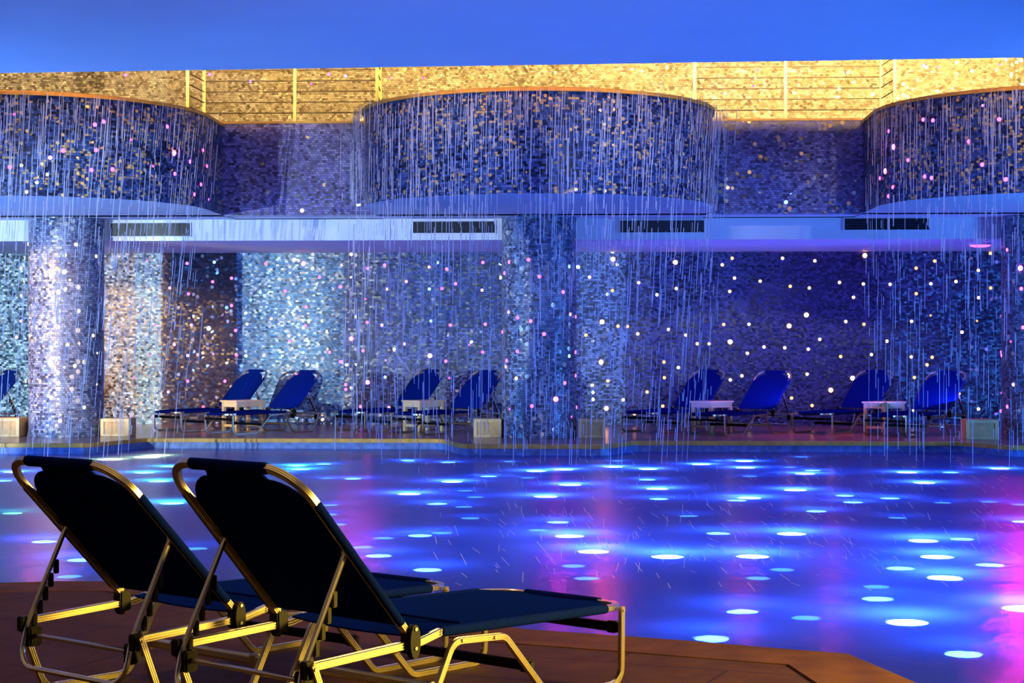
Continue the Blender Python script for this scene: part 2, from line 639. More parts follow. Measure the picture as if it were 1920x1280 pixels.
struct(strip('floor_far', 0.0, -0.04, lambda x: deck_front(x) + 0.16, Y_WALL, M_fdeck))
struct(strip('trim_3', 0.006, -0.045, deck_front, 0, M_cope))
o = bpy.data.objects['trim_3']
for i, x in enumerate(xs):
    o.data.vertices[3 * i + 2].co.y = deck_front(x) + 0.165
struct(strip('wall_pool_far', -0.04, Z_PF - .02, lambda x: deck_front(x) + 0.03, 24.6, M_poolw))

# near deck
edge_px = [(-500, 1112), (-250, 1100), (0, 1092), (110, 1089), (230, 1089), (300, 1093), (990, 1179), (1233, 1196), (1590, 1225), (1720, 1280), (2100, 1460), (2600, 1800)]
edge = [on_z(px, py, 0.0) for px, py in edge_px]
edge = [Vector((X0, edge[0].y + 0.2, 0))] + edge
ln = len(edge)


def offset_line(pts, d):
    out = []
    for i, p in enumerate(pts):
        a = pts[max(0, i - 1)]
        b = pts[min(len(pts) - 1, i + 1)]
        t = (b - a).normalized()
        out.append(p + Vector((t.y, -t.x, 0)) * d)
    return out


def ribbon(name, a, b, zt, zb, mat):
    v, f = [], []
    for p, q in zip(a, b):
        v += [(p.x, p.y, zt), (q.x, q.y, zt), (p.x, p.y, zb), (q.x, q.y, zb)]
    for i in range(len(a) - 1):
        k, n = 4 * i, 4 * i + 4
        f += [(k, n, n + 1, k + 1), (k + 2, n + 2, n, k), (k + 1, n + 1, n + 3, k + 3)]
    return raw_obj(name, v, f, mat)


struct(ribbon('trim_4', edge, offset_line(edge, 0.37), 0.0, -0.05, M_copng))
inner = offset_line(edge, 0.395)
v = [(p.x, p.y, 0.0) for p in inner] + [(inner[-1].x, -3.5, 0.0), (X0, -3.5, 0.0)]
struct(raw_obj('floor', v, [tuple(range(len(v)))], M_deck))
jl = ribbon('floor_joint', offset_line(edge, 0.34), offset_line(edge, 0.42), -0.012, -0.05, M_joint)
struct(jl)
struct(ribbon('wall_pool_near', offset_line(edge, 0.03), offset_line(edge, 0.2), -0.03, Z_PF - .02, M_poolw))

# pool
PF_Y0, PF_Y1, PF_Z1 = 7.0, 23.8, -0.215        # the floor rises gently to the far side


def floor_z(y):
    return Z_PF + (PF_Z1 - Z_PF) * (y - PF_Y0) / (PF_Y1 - PF_Y0)


v = [(x, y, floor_z(y) - dz) for dz in (0, .1) for x, y in ((X0, 1.0), (X1, 1.0), (X1, 24.5), (X0, 24.5))]
struct(raw_obj('floor_pool', v, [(0, 1, 2, 3), (7, 6, 5, 4), (0, 4, 5, 1), (2, 6, 7, 3)], M_pool))
nx, ny = 2, 2
v = [(X0, 1.0, Z_W), (X1, 1.0, Z_W), (X1, 24.3, Z_W), (X0, 24.3, Z_W)]
struct(raw_obj('water', v, [(0, 1, 2, 3)], M_water), 'rippled blue pool water', 'water')

# ------------------------------------------------------------------ canopies and pillars
def outline(cx, R, n=48):
    pts = [(cx - R, Y_BAY + 0.02)]
    for k in range(n + 1):
        a = PI + PI * k / n
        pts.append((cx + R * math.cos(a), Y_CAN + R * math.sin(a)))
    pts.append((cx + R, Y_BAY + 0.02))
    return pts


def band(pts, z0, z1, u0=0.0):
    v, uv, f = [], [], []
    u = u0
    for i, (x, y) in enumerate(pts):
        if i:
            u += math.hypot(x - pts[i - 1][0], y - pts[i - 1][1])
        v += [(x, y, z0), (x, y, z1)]
        uv += [(u, z0), (u, z1)]
    for i in range(len(pts) - 1):
        f.append((2 * i, 2 * i + 2, 2 * i + 3, 2 * i + 1))
    return v, uv, f


can_lab = ('round mosaic canopy at the left, cut by the frame, streaming water',
           'round mosaic canopy in the centre with water falling off its rim, over the middle pillar',
           'round mosaic canopy at the right, cut by the frame, with pink laser dots on it')
for k, cx in enumerate(CANX):
    t = thing('canopy', can_lab[k], 'canopy', (cx, Y_CAN, Z_CAN0), 0, 'round rain canopies')
    inv = Vector((-cx, -Y_CAN, -Z_CAN0))
    pts = outline(cx, R_CAN)
    v, uv, f = band(pts, Z_CAN0, Z_CAN1 - 0.03, 40 * k)
    raw_obj('mosaic_drum', [Vector(p) + inv for p in v], f, M_can, uv, t, True)
    v = [Vector((x, y, Z_CAN0)) + inv for x, y in pts]
    v += [Vector((cx + R_CAN, Y_FAS, Z_CAN0)) + inv, Vector((cx - R_CAN, Y_FAS, Z_CAN0)) + inv]
    v2 = [p + Vector((0, 0, 0.05)) for p in v]
    n = len(v)
    raw_obj('soffit', v + v2, [tuple(range(n)), tuple(reversed(range(n, 2 * n)))], M_soff, None, t)
    pa, pb = outline(cx, R_CAN + 0.035), outline(cx, R_CAN - 0.16)
    v, f = [], []
    for (x, y), (x2, y2) in zip(pa, pb):
        v += [Vector(p) + inv for p in ((x, y, Z_CAN1 - 0.045), (x, y, Z_CAN1 - 0.005), (x2, y2, Z_CAN1 + 0.03), (x2, y2, Z_CAN1 - 0.045))]
    for i in range(len(pa) - 1):
        a, b = 4 * i, 4 * i + 4
        for j in range(4):
            j2 = (j + 1) % 4
            f.append((a + j, b + j, b + j2, a + j2))
    raw_obj('coping', v, f, M_cope, None, t, False)
    v = [Vector((x, y, Z_CAN1 - 0.02)) + inv for x, y in pb]
    raw_obj('roof', v, [tuple(reversed(range(len(v))))], M_soff, None, t)

pil_lab = ('round mosaic pillar at the left between two cream boxes, lit warm down one side',
           'round mosaic pillar in the middle carrying the centre canopy',
           'round mosaic pillar at the right edge with pink laser dots')
for k, cx in enumerate(PILX):
    n = 64
    pts = [(cx + R_PIL * math.cos(2 * PI * i / n), Y_PIL + R_PIL * math.sin(2 * PI * i / n)) for i in range(n + 1)]
    v, uv, f = band(pts, 0.0, Z_CAN0, 60 + 20 * k)
    v = [(x - cx, y - Y_PIL, z) for x, y, z in v]
    o = raw_obj('pillar', v, f, M_pil, uv, None, True)
    o.location = (cx, Y_PIL, 0)
    tag(o, pil_lab[k], 'pillar', 'mosaic pillars')

# ------------------------------------------------------------------ vents
vl = ('dark slot vent in the white fascia right of the left pillar', 'dark slot vent in the white fascia just left of the middle pillar',
      'dark slot vent in the white fascia just right of the middle pillar', 'dark slot vent in the white fascia near the right canopy')
for (a, b, y0, y1), lab in zip(((208, 357, 418, 443), (775, 928, 415, 437), (1163, 1320, 413, 436), (1583, 1742, 409, 431)), vl):
    p0, p1 = on_y(a, y1, Y_FAS), on_y(b, y0, Y_FAS)
    cx, cz, w, h = (p0.x + p1.x) / 2, (p0.z + p1.z) / 2, (p1.x - p0.x) / 2, (p1.z - p0.z) / 2
    t = thing('air_vent', lab, 'vent', (cx, Y_FAS, cz), 0, 'slot vents along the fascia')
    bm = bmesh.new(); box(bm, -w, w, -0.012, 0.01, -h, h)
    obj('backing', bm, M_vent, t)
    bm = bmesh.new()
    for k in range(5):
        z = -h + (k + .5) * 2 * h / 5
        box(bm, -w + .01, w - .01, -0.03, -0.012, z - .006, z + .006)
    obj('slats', bm, M_vent, t)
    bm = bmesh.new()
    box(bm, -w - .012, w + .012, -0.034, 0.0, h, h + .012)
    box(bm, -w - .012, w + .012, -0.034, 0.0, -h - .012, -h)
    box(bm, -w - .012, -w, -0.034, 0.0, -h, h)
    box(bm, w, w + .012, -0.034, 0.0, -h, h)
    obj('frame', bm, M_white, t)

# ------------------------------------------------------------------ railings of the balcony bays
def railing(pa, pm, pb, lab):
    yb = Y_BAY + 0.12
    zs = Z_CAN1 + 0.03
    xa, xm, xb = (on_y(p, 180, yb).x for p in (pa, pm, pb))
    t = thing('balcony_railing', lab, 'railing', (xm, yb, zs), 0, 'balcony railings')
    posts = [(xa - xm, 0), (0, 0), (xb - xm, 0), (xa - xm - .05, -0.78), (xb - xm + .05, -0.78)]
    for x, y in posts:
        bm = bmesh.new()
        box(bm, x - .02, x + .02, y - .02, y + .02, 0.002, 1.02, 0.004)
        box(bm, x - .04, x + .04, y - .04, y + .04, 0.001, 0.012)
        obj('post', bm, M_rail, t)
    for k in range(6):
        z = 0.13 + k * 0.145
        bm = bmesh.new()
        rod(bm, (posts[0][0], 0, z), (posts[2][0], 0, z), 0.008, 6)
        rod(bm, (posts[0][0], 0, z), (posts[3][0], -.78, z), 0.008, 6)
        rod(bm, (posts[2][0], 0, z), (posts[4][0], -.78, z), 0.008, 6)
        obj('cable', bm, M_cable, t)
    bm = bmesh.new()
    sweep(bm, [(posts[3][0], -.78, 1.03), (posts[0][0], 0, 1.03), (posts[2][0], 0, 1.03), (posts[4][0], -.78, 1.03)], circle_ring(.025, 10), (0, 0, 1))
    obj('top_rail', bm, M_rail, t, True)


railing(383, 553, 713, 'yellow post and cable railing on the balcony left of the centre canopy')
railing(1303, 1473, 1652, 'yellow post and cable railing on the balcony right of the centre canopy')

# ------------------------------------------------------------------ cream boxes beside the pillars
bl = ('cream panelled box on the deck left of the left pillar', 'cream panelled box on the deck right of the left pillar',
      'cream panelled box on the deck left of the middle pillar', 'cream panelled box on the deck right of the middle pillar',
      'cream panelled box on the deck left of the right pillar')
for (a, b, y0, y1), lab in zip(((0, 36, 783, 819), (188, 242, 784, 818), (888, 940, 785, 820), (1085, 1135, 785, 821), (1812, 1872, 787, 824)), bl):
    pa, pb = on_z(a, y1, 0.0), on_z(b, y1, 0.0)
    w = (pb.x - pa.x) / 2
    if a == 0:
        w = 0.2
        pa = Vector((pb.x - .4, pa.y, 0))
    h = (y1 - y0) * pa.y / F_PX
    cy = (pa.y + pb.y) / 2
    t = thing('plinth_box', lab, 'box', ((pa.x + pb.x) / 2, cy + .2, 0.0), 0, 'cream boxes beside the pillars')
    bm = bmesh.new()
    box(bm, -w, w, -.185, .2, 0.0, h, 0.008)
    obj('body', bm, M_boxd, t)
    bm = bmesh.new()
    e = 0.045
    box(bm, -w, w, -.2, -.185, h - e, h - .004)
    box(bm, -w, w, -.2, -.185, 0.004, e * .7)
    box(bm, -w, -w + e, -.2, -.185, e * .7, h - e)
    box(bm, w - e, w, -.2, -.185, e * .7, h - e)
    obj('front_frame', bm, M_box, t)

# ------------------------------------------------------------------ sun lounger (x = towards the foot, y = across, z up)
W, A_, B_ = 0.637, 0.434, 1.151
ZP, ZR, ZF, PHI, LB = 0.287, 0.266, 0.277, 0.843, 0.748
HW = W / 2


def make_lounger(label, group, phi=PHI):
    t = thing('sun_lounger', label, 'sun lounger', (0, 0, 0), 0, group)
    c, s = math.cos(phi), math.sin(phi)
    rib = ribbed(0.027, 0.022)
    # --- one frame: side rails carried on as the seat loop
    def seat(u):
        k = min(1, max(0, (u - 0.05) / 0.12))
        return ZP + 0.022 * k * k * (3 - 2 * k)
    zs = ZP + 0.022
    for sy in (-1, 1):
        bm = bmesh.new()
        sweep(bm, fillet([(-A_, sy * HW, ZR), (0.05, sy * HW, ZP), (0.15, sy * HW, zs)], 0.08), rib, (0, 1, 0))
        obj('side_rail', bm, M_alu, t, True)
        bm = bmesh.new()
        box(bm, -A_ - .02, -A_ + .018, sy * HW - .017, sy * HW + .017, ZR - .035, ZR + .02, .004)
        obj('end_cap', bm, M_blk, t)
    bm = bmesh.new()
    loop = fillet([(0.14, -HW, zs), (B_, -HW, ZF + .01), (B_, HW, ZF + .01), (0.14, HW, zs)], 0.11, 10)
    sweep(bm, loop, rib, (0, 0, 1))
    obj('seat_frame', bm, M_alu, t, True)
    # seat cloth with its sleeves
    zl = lambda u: zs + (ZF + .01 - zs) * (u - .14) / (B_ - .14)
    fab = thing_fabric(t, 'seat_cloth', [(0.06, ZP + .02), (0.16, zl(.16) + .012), (0.27, zl(.27) + .017), (0.75, zl(.75) + .013), (B_ - 0.16, zl(B_ - .16) + .013), (B_ - .02, zl(B_) + .014)], 0.115)
    for sy in (-1, 1):
        bm = bmesh.new()
        ring = [(0.0195 * math.cos(a), 0.0175 * math.sin(a)) for a in [2 * PI * k / 14 for k in range(14)]]
        sweep(bm, [(0.15, sy * HW, zl(.15)), (B_ - .135, sy * HW, zl(B_ - .135))], ring, (0, 0, 1))
        obj('sleeve', bm, M_sleeve, fab, True)
    bm = bmesh.new()
    sweep(bm, [(B_, -HW + .135, ZF + .01), (B_, HW - .135, ZF + .01)], ring, (0, 0, 1))
    obj('sleeve', bm, M_sleeve, fab, True)
    bm = bmesh.new()
    box(bm, 0.262, 0.275, -HW + .015, HW - .015, zl(.27) + .012, zl(.27) + .020, .002)
    obj('seam', bm, M_sleeve, fab)
    # --- backrest
    P = lambda l, y, q=0.0: Vector((-l * c + q * s, y, ZP + 0.03 + l * s + q * c))   # q towards the sitter
    nrm = Vector((s, 0, c))
    bm = bmesh.new()
    sweep(bm, fillet([P(-.01, -HW), P(LB, -HW), P(LB, HW), P(-.01, HW)], 0.135, 12), rib, nrm)
    back = obj('back_frame', bm, M_alu, t, True)
    # cloth: a panel on the sitter's side with rounded upper corners cut in
    bm = bmesh.new()
    pts = [(0.03, -HW), (LB - .18, -HW)]
    for k in range(9):                                    # scooped corner
        a = PI / 2 * k / 8
        pts.append((LB - .18 + .115 * math.sin(a) ** 1.4, -HW + .02 + .15 * (1 - math.cos(a)) ** 0.9))
    pts.append((LB - .012, -HW + .19))
    pts += [(l, -y) for l, y in reversed(pts)]
    lo = [bm.verts.new(P(l, y, .008)) for l, y in pts]
    hi = [bm.verts.new(P(l, y, .014)) for l, y in pts]
    bm.faces.new(lo); bm.faces.new(hi)
    for i in range(len(pts)):
        j = (i + 1) % len(pts)
        bm.faces.new((lo[i], lo[j], hi[j], hi[i]))
    cloth = obj('back_cloth', bm, M_fab, t)
    for sy in (-1, 1):
        bm = bmesh.new()
        # half sleeve: over the front and the outer side of the rail
        aa = [PI * (0.0 + 1.06 * k / 9) for k in range(10)]
        rr = [(0.019 * math.cos(a - PI / 2 * 0 ), 0.0165 * math.sin(a)) for a in aa]
        outer = []
        for a in [(-75 + 140 * k / 10) * PI / 180 for k in range(11)]:
            outer.append((0.0185 * math.cos(a), 0.0165 * math.sin(a)))
        inner_ = [(x * .86, y * .86) for x, y in reversed(outer)]
        ring2 = [((-x) * (-1), y) for x, y in outer + inner_]
        path = [P(0.055, sy * HW), P(LB - .145, sy * HW)]
        q = nrm
        tdir = (path[1] - path[0]).normalized()
        side = q.cross(tdir)
        sg = 1 if side.y * sy > 0 else -1
        sweep(bm, path, [(x * sg, y) for x, y in ring2], nrm)
        obj('sleeve', bm, M_sleeve, cloth, True)
    bm = bmesh.new()
    sweep(bm, [P(LB, -HW + .12), P(LB, HW - .15)], [(0.021 * math.cos(a), 0.0175 * math.sin(a)) for a in [2 * PI * k / 14 for k in range(14)]], nrm)
    obj('sleeve', bm, M_sleeve, cloth, True)
    # --- pivot brackets
    for sy in (-1, 1):
        y = sy * (HW + .018)
        bm = bmesh.new()
        ring = [(0.023 * math.cos(a), 0.056 * math.sin(a)) for a in [2 * PI * k / 20 for k in range(20)]]
        lo = [bm.verts.new((x + .005, y - .012, ZP + .008 + z)) for x, z in ring]
        hi = [bm.verts.new((x + .005, y + .012, ZP + .008 + z)) for x, z in ring]
        bm.faces.new(lo); bm.faces.new(list(reversed(hi)))
        for i in range(20):
            j = (i + 1) % 20
            bm.faces.new((lo[i], hi[i], hi[j], lo[j]))
        box(bm, -.02, .03, sy * HW - .02, sy * HW + .02, ZP - .03, ZP + .045, .005)
        br = obj('pivot_bracket', bm, M_blk, t, True)
        for dz in (-.012, .05):
            bm = bmesh.new()
            rod(bm, (.005, y - .016, ZP + dz), (.005, y + .016, ZP + dz), .006)
            obj('bolt', bm, M_bolt, br, True)
    # --- prop: round U tube hinged on the back rails, hooked on the rear cross tube
    ls = 0.385
    top = P(ls, 0)
    bx, bz = -A_ - 0.035, 0.115
    iy = HW - 0.022
    bm = bmesh.new()
    prop_pts = fillet([(top.x, -iy, top.z), (-A_ + .0, -iy, ZR - .005), (bx, -iy, bz), (bx, iy, bz), (-A_ + .0, iy, ZR - .005), (top.x, iy, top.z)], [.06, .09, .09, .06], 8)
    d = (Vector((bx, 0, bz)) - Vector((top.x, 0, top.z))).normalized()
    sweep(bm, prop_pts, circle_ring(.0095, 10), d.cross(Vector((0, 1, 0))))
    prop = obj('prop', bm, M_alu, t, True)
    for sy in (-1, 1):
        for k in range(5):
            f_ = 0.36 + 0.14 * k
            x = top.x + (-A_ - top.x) * f_
            z = top.z + (ZR - .005 - top.z) * f_
            bm = bmesh.new()
            box(bm, x + .006, x + .026, sy * iy - .007, sy * iy + .007, z - .045, z + .006, .003)
            obj('ratchet_tooth', bm, M_blk, prop)
        bm = bmesh.new()
        rod(bm, (top.x, sy * (iy - .014), top.z), (top.x, sy * (HW + .004), top.z), .007)
        obj('bolt', bm, M_bolt, prop, True)
    bm = bmesh.new()
    rod(bm, (-A_ + .012, -HW + .02, ZR - .045), (-A_ + .012, HW - .02, ZR - .045), .009)
    obj('rear_cross_tube', bm, M_alu, t, True)
    for sy in (-1, 1):
        bm = bmesh.new()
        box(bm, -A_ - .012, -A_ + .04, sy * (HW - .035) - .02, sy * (HW - .035) + .02, ZR - .085, ZR - .015, .006)
        obj('hook_block', bm, M_blk, t)
    # --- zigzag legs, one continuous tube a side
    for sy in (-1, 1):
        y = sy * (HW + .002)
        yo = sy * (HW + .024)
        g = 0.012
        pts = [(-A_, yo, ZR + .012), (-A_ + .105, yo, g), (0.045, yo, g), (0.185, yo, ZP - .012), (0.44, yo, ZF - .015), (0.68, yo, g), (B_ - .07, yo, g), (B_ - .065, yo, ZF + .016)]
        bm = bmesh.new()
        sweep(bm, fillet(pts, [.07, .07, .06, .06, .07, .06], 7), ribbed(0.024, 0.017), (0, 1, 0))
        leg = obj('leg', bm, M_alu, t, True)
        for bx_, bz_ in ((-A_ + .004, ZR - .002), (0.225, ZP - .012), (0.385, ZF - .013), (B_ - .065, ZF + .002)):
            bm = bmesh.new()
            rod(bm, (bx_, yo - .012, bz_), (bx_, yo + .012, bz_), .0065)
            obj('bolt', bm, M_bolt, leg, True)
    # --- cross bars
    for u, z, m in ((0.115, 0.125, M_alu), (0.60, 0.135, M_blk), (B_ - .066, 0.215, M_blk)):
        bm = bmesh.new()
        sweep(bm, [(u, -HW - .012, z), (u, HW + .012, z)], ribbed(0.034, 0.02), (1, 0, 0))
        for sy in (-1, 1):
            box(bm, u - .014, u + .014, sy * (HW - .02) - .02, sy * (HW - .02) + .02, z - .022, z + .022, .004)
        obj('cross_bar', bm, m, t, True)
    return t


def thing_fabric(t, name, prof, scoop):
    """seat cloth along a u-z profile, rounded where the foot corners stay bare"""
    bm = bmesh.new()
    rows = []
    us = []
    for i in range(len(prof) - 1):
        (u0, z0), (u1, z1) = prof[i], prof[i + 1]
        n = 8 if i == len(prof) - 2 else 4
        for k in range(n):
            us.append((u0 + (u1 - u0) * k / n, z0 + (z1 - z0) * k / n))
    us.append(prof[-1])
    end = prof[-1][0]
    ny = 10
    for u, z in us:
        hw = HW
        if u > end - scoop - .03:
            k = (u - (end - scoop - .03)) / (scoop + .03)
            hw = HW - 0.15 * k ** 2.2
        row = []
        for j in range(ny + 1):
            y = -hw + 2 * hw * j / ny
            sag = -0.012 * (1 - (y / HW) ** 2)
            row.append((u, y, z + sag))
        rows.append(row)
    hi = [[bm.verts.new(p) for p in r] for r in rows]
    lo = [[bm.verts.new((p[0], p[1], p[2] - .006)) for p in r] for r in rows]
    for i in range(len(rows) - 1):
        for j in range(ny):
            bm.faces.new((hi[i][j], hi[i + 1][j], hi[i + 1][j + 1], hi[i][j + 1]))
            bm.faces.new((lo[i][j], lo[i][j + 1], lo[i + 1][j + 1], lo[i + 1][j]))
        bm.faces.new((hi[i][0], lo[i][0], lo[i + 1][0], hi[i + 1][0]))
        bm.faces.new((hi[i][ny], hi[i + 1][ny], lo[i + 1][ny], lo[i][ny]))
    for j in range(ny):
        bm.faces.new((hi[0][j], hi[0][j + 1], lo[0][j + 1], lo[0][j]))
        bm.faces.new((hi[-1][j], lo[-1][j], lo[-1][j + 1], hi[-1][j + 1]))
    return obj(name, bm, M_fab, t, True, 0.9)


def place_near(o, X, Z, th):
    """X, Z = the pivot on the camera's side, th = heading of the foot end in camera axes"""
    cx, cz = X - HW * math.sin(th), Z + HW * math.cos(th)
    x, y = cw(cx, cz)
    o.location = (x, y, 0)
    o.rotation_euler = (0, 0, th + YAW)


lg = make_lounger('navy cloth sun lounger on ribbed metal frame, nearest the camera in front', 'sun loungers seen from behind on the near deck')
place_near(lg, -0.337, 5.825, 0.841)
lg2 = make_lounger('navy sun lounger on the near deck, left of and behind the nearest one', 'sun loungers seen from behind on the near deck', PHI - 0.045)
place_near(lg2, -0.983, 6.355, 0.87)

# far pairs with a table between
def make_table(label):
    t = thing('side_table', label, 'table', (0, 0, 0), 0, 'low tables between the far loungers')
    hx, hy, h = 0.24, 0.19, 0.455
    bm = bmesh.new(); box(bm, -hx - .02, hx + .02, -hy - .02, hy + .02, h - .025, h, .006)
    obj('tabletop', bm, M_table, t)
    for sx in (-1, 1):
        for sy in (-1, 1):
            bm = bmesh.new()
            x, y = sx * (hx - .025), sy * (hy - .025)
            box(bm, x - .025, x + .025, y - .025, y + .025, 0, h - .025, .004)
            obj('leg', bm, M_table, t)
    for sx in (-1, 1):
        bm = bmesh.new()
        x = sx * (hx - .02)
        box(bm, x - .014, x + .014, -hy + .05, hy - .05, h - .095, h - .025)
        obj('apron', bm, M_table, t)
        bm = bmesh.new()
        box(bm, x - .012, x + .012, -hy + .05, hy - .05, 0.07, 0.105)
        obj('stretcher', bm, M_table, t)
    for sy in (-1, 1):
        bm = bmesh.new()
        y = sy * (hy - .02)
        box(bm, -hx + .05, hx - .05, y - .014, y + .014, h - .095, h - .025)
        obj('apron', bm, M_table, t)
    return t


FH = math.atan2(-0.72, -0.69)        # heading of the far foot ends (world)
fd = Vector((math.cos(FH), math.sin(FH), 0))
fw = Vector((-math.sin(FH), math.cos(FH), 0))    # across
if fw.x < 0:
    fw = -fw
pair_names = ('right of the left pillar', 'just left of the middle pillar', 'right of the middle pillar', 'beside the right pillar')
tab0 = None
far_src = lg
for k, (tx, ty) in enumerate(((450, 809), (792, 809), (1336, 811), (1662, 813))):
    c = on_z(tx, ty, 0.0) + Vector((0, 0.2, 0))
    if k == 0:
        tab = tab0 = make_table('')
    else:
        tab = copy_tree(tab0)
    tab['label'] = 'low cream side table among the blue loungers ' + pair_names[k]
    tab.location = c
    tab.rotation_euler = (0, 0, FH)
    for j, side in enumerate((-1, 1)):
        o = copy_tree(far_src)
        p = c + fw * (0.58 * side) - fd * (0.22 + 0.05 * side)
        o.location = (p.x, p.y, 0)
        o.rotation_euler = (0, 0, FH)
        o['label'] = ('blue lounger behind the side table ' if j == 0 else 'blue lounger right of the side table ') + pair_names[k]
        o['group'] = 'blue loungers along the back wall'
o = copy_tree(far_src)
p = on_z(8, 811, 0.0)
o.location = (p.x - .35, p.y, 0)
o.rotation_euler = (0, 0, FH)
o['label'] = 'blue sun lounger half hidden behind the left pillar at the left edge'
o['group'] = 'blue loungers along the back wall'

# ------------------------------------------------------------------ laser dots on the mosaic, built as glowing domes, not projected light
def dome_mesh(name, r, h, mat, rings=3, n=10):
    bm = bmesh.new()
    prev = None
    rows = []
    for i in range(rings):
        a = PI / 2 * i / rings
        rows.append([bm.verts.new((r * math.cos(a) * math.cos(2 * PI * k / n), r * math.cos(a) * math.sin(2 * PI * k / n), h * math.sin(a))) for k in range(n)])
    top = bm.verts.new((0, 0, h))
    for i in range(rings - 1):
        for k in range(n):
            k2 = (k + 1) % n
            bm.faces.new((rows[i][k], rows[i][k2], rows[i + 1][k2], rows[i + 1][k]))
    for k in range(n):
        bm.faces.new((rows[-1][k], rows[-1][(k + 1) % n], top))
    me = bpy.data.meshes.new(name)
    bm.to_mesh(me)
    bm.free()
    for p in me.polygons:
        p.use_smooth = True
    me.materials.append(mat)
    return me


STAR = {
    'm': ('pink', (1.0, 0.10, 0.62)), 'v': ('violet', (0.62, 0.22, 1.0)), 'b': ('blue', (0.16, 0.4, 1.0)),
    'o': ('orange', (1.0, 0.36, 0.10)), 'w': ('white', (1.0, 0.66, 0.34)), 'r': ('red', (1.0, 0.08, 0.16)), 'g': ('green', (0.3, 1.0, 0.4)),
}
dot_mesh = {}
for key, (nm, col) in STAR.items():
    for sz, (r, st) in enumerate(((0.019, 2.5), (0.027, 5.0), (0.038, 13.0))):
        dot_mesh[key, sz] = dome_mesh('laser_dot', r, r * .6, emit('glow_%s_%s' % (nm, ('dim', 'mid', 'strong')[sz]), col, st))


def star(P, nrm, key, sz, where, group):
    o = bpy.data.objects.new('laser_dot', dot_mesh[key, sz])
    COL.objects.link(o)
    o.location = P - Vector(nrm) * .004
    o.rotation_euler = Vector(nrm).to_track_quat('Z', 'Y').to_euler()
    adj = ('faint', 'small', 'bright')[sz]
    tag(o, '%s %s laser dot as glowing dome %s' % (adj, STAR[key][0], where), 'light', '%s %s laser dots %s' % (adj, STAR[key][0], group))


def parse(txt, ox, oy, sx):
    out = []
    for w_ in txt.split():
        a = w_.split(',')
        out.append((ox + float(a[0]) * sx, oy + float(a[1]) * sx, a[2][0], int(a[2][1]) if len(a[2]) > 1 else 1))
    return out


can_l = parse('533,400,m 582,383,m 940,411,m 737,486,m0 540,543,m 354,547,m 282,586,v 55,640,m 514,656,m 632,651,m 860,634,m0 983,677,m 978,560,m2 1068,608,m '
              '1142,545,m 1180,554,m 1163,634,m 1130,737,m 1093,793,m 1171,821,m 80,342,m0', 0, 100, 1 / 3)
can_r = parse('1353,372,m 1408,376,m 1780,370,m 1159,437,m 1187,526,m2 1610,495,m 1268,600,m 1140,662,m2 1110,702,m 1362,692,m 1400,700,m 1182,752,m 1158,803,m '
              '1685,625,m 1818,708,m 1688,293,v0', 1280, 100, 1 / 3)
upper = parse('705,122,m 1178,118,m 1408,157,v 1750,171,m0 1850,117,m', 0, 100, 1 / 3) + parse('20,112,v 410,123,m0 498,110,g0 243,123,m0', 640, 100, .375) + \
    parse('420,94,v0 1357,66,v 1243,173,w 1437,77,v0 1820,37,v 1783,62,v0 397,184,m0 410,138,w', 1280, 100, 1 / 3)
pil_l = parse('158,52,w 427,55,w 541,121,w 142,132,w 322,190,o 137,264,o 392,254,w0 443,428,w 319,512,o 168,567,w 524,567,w 380,617,o 547,665,w0 421,737,w 326,775,w '
              '146,823,w 545,841,w0 273,906,w 474,971,w 338,1047,w', 0, 440, 1 / 3)
pil_c = parse('973,149,m 948,209,m 1078,136,m 1139,228,m 1301,173,b 1268,312,m 970,422,v 1018,452,m 1090,471,m 1307,434,v 1336,447,m 937,530,m 1164,541,m 1335,640,m '
              '1301,661,b 1018,636,m 960,686,m 954,718,v 1012,783,w 1335,768,m 1277,808,m 1228,896,m2 1098,934,m 976,950,m0 1340,940,m 1314,992,m0', 620, 440, .34375)
pil_r = parse('1828,82,m 1900,182,m2 1848,582,m0 1795,640,m 1797,657,m 1861,817,v 1796,862,m0 1828,937,m 1793,961,m 1795,441,m0 1905,294,m 1915,505,m', 1260, 440, .34375)
wl = parse('118,188,v 120,343,v 118,485,v 92,577,v 36,805,v 828,145,m0 873,507,m0 840,675,m0 826,817,b 870,1024,v 736,1018,m0 750,805,m0 '
           '1052,161,m 1205,154,b 955,299,v 1060,332,m 1196,264,m 1302,244,m 1302,398,m 1076,507,v 1174,526,b2 980,617,v 1056,679,v 1200,671,v0 1056,823,m 1265,823,m '
           '947,884,v 1144,968,r 1494,162,r 1707,162,r2 1797,237,m 1603,317,m 1488,342,b 1722,406,m 1525,472,v 1389,503,v 1325,538,m 1717,512,m 1629,598,m 1705,662,b '
           '1483,679,v 1330,677,r 1853,661,m 1671,790,m 1414,770,m0 1913,293,m 1915,714,m', 0, 440, 1 / 3)
wm = parse('202,183,m 294,165,m 537,176,v 633,186,m 830,151,m 55,284,m 306,296,v 412,255,v 190,351,m0 538,296,b 606,293,m 681,267,m 826,302,v 199,478,m '
           '279,493,v 547,470,b 653,493,m 843,487,m 113,566,m2 176,633,m 402,595,v 541,660,v2 300,684,v0 628,689,m 755,600,m0 829,640,m 60,692,m 297,776,b 201,804,m2 647,781,m0 '
           '82,817,m 82,843,m 163,937,m 318,942,v', 620, 440, .34375)
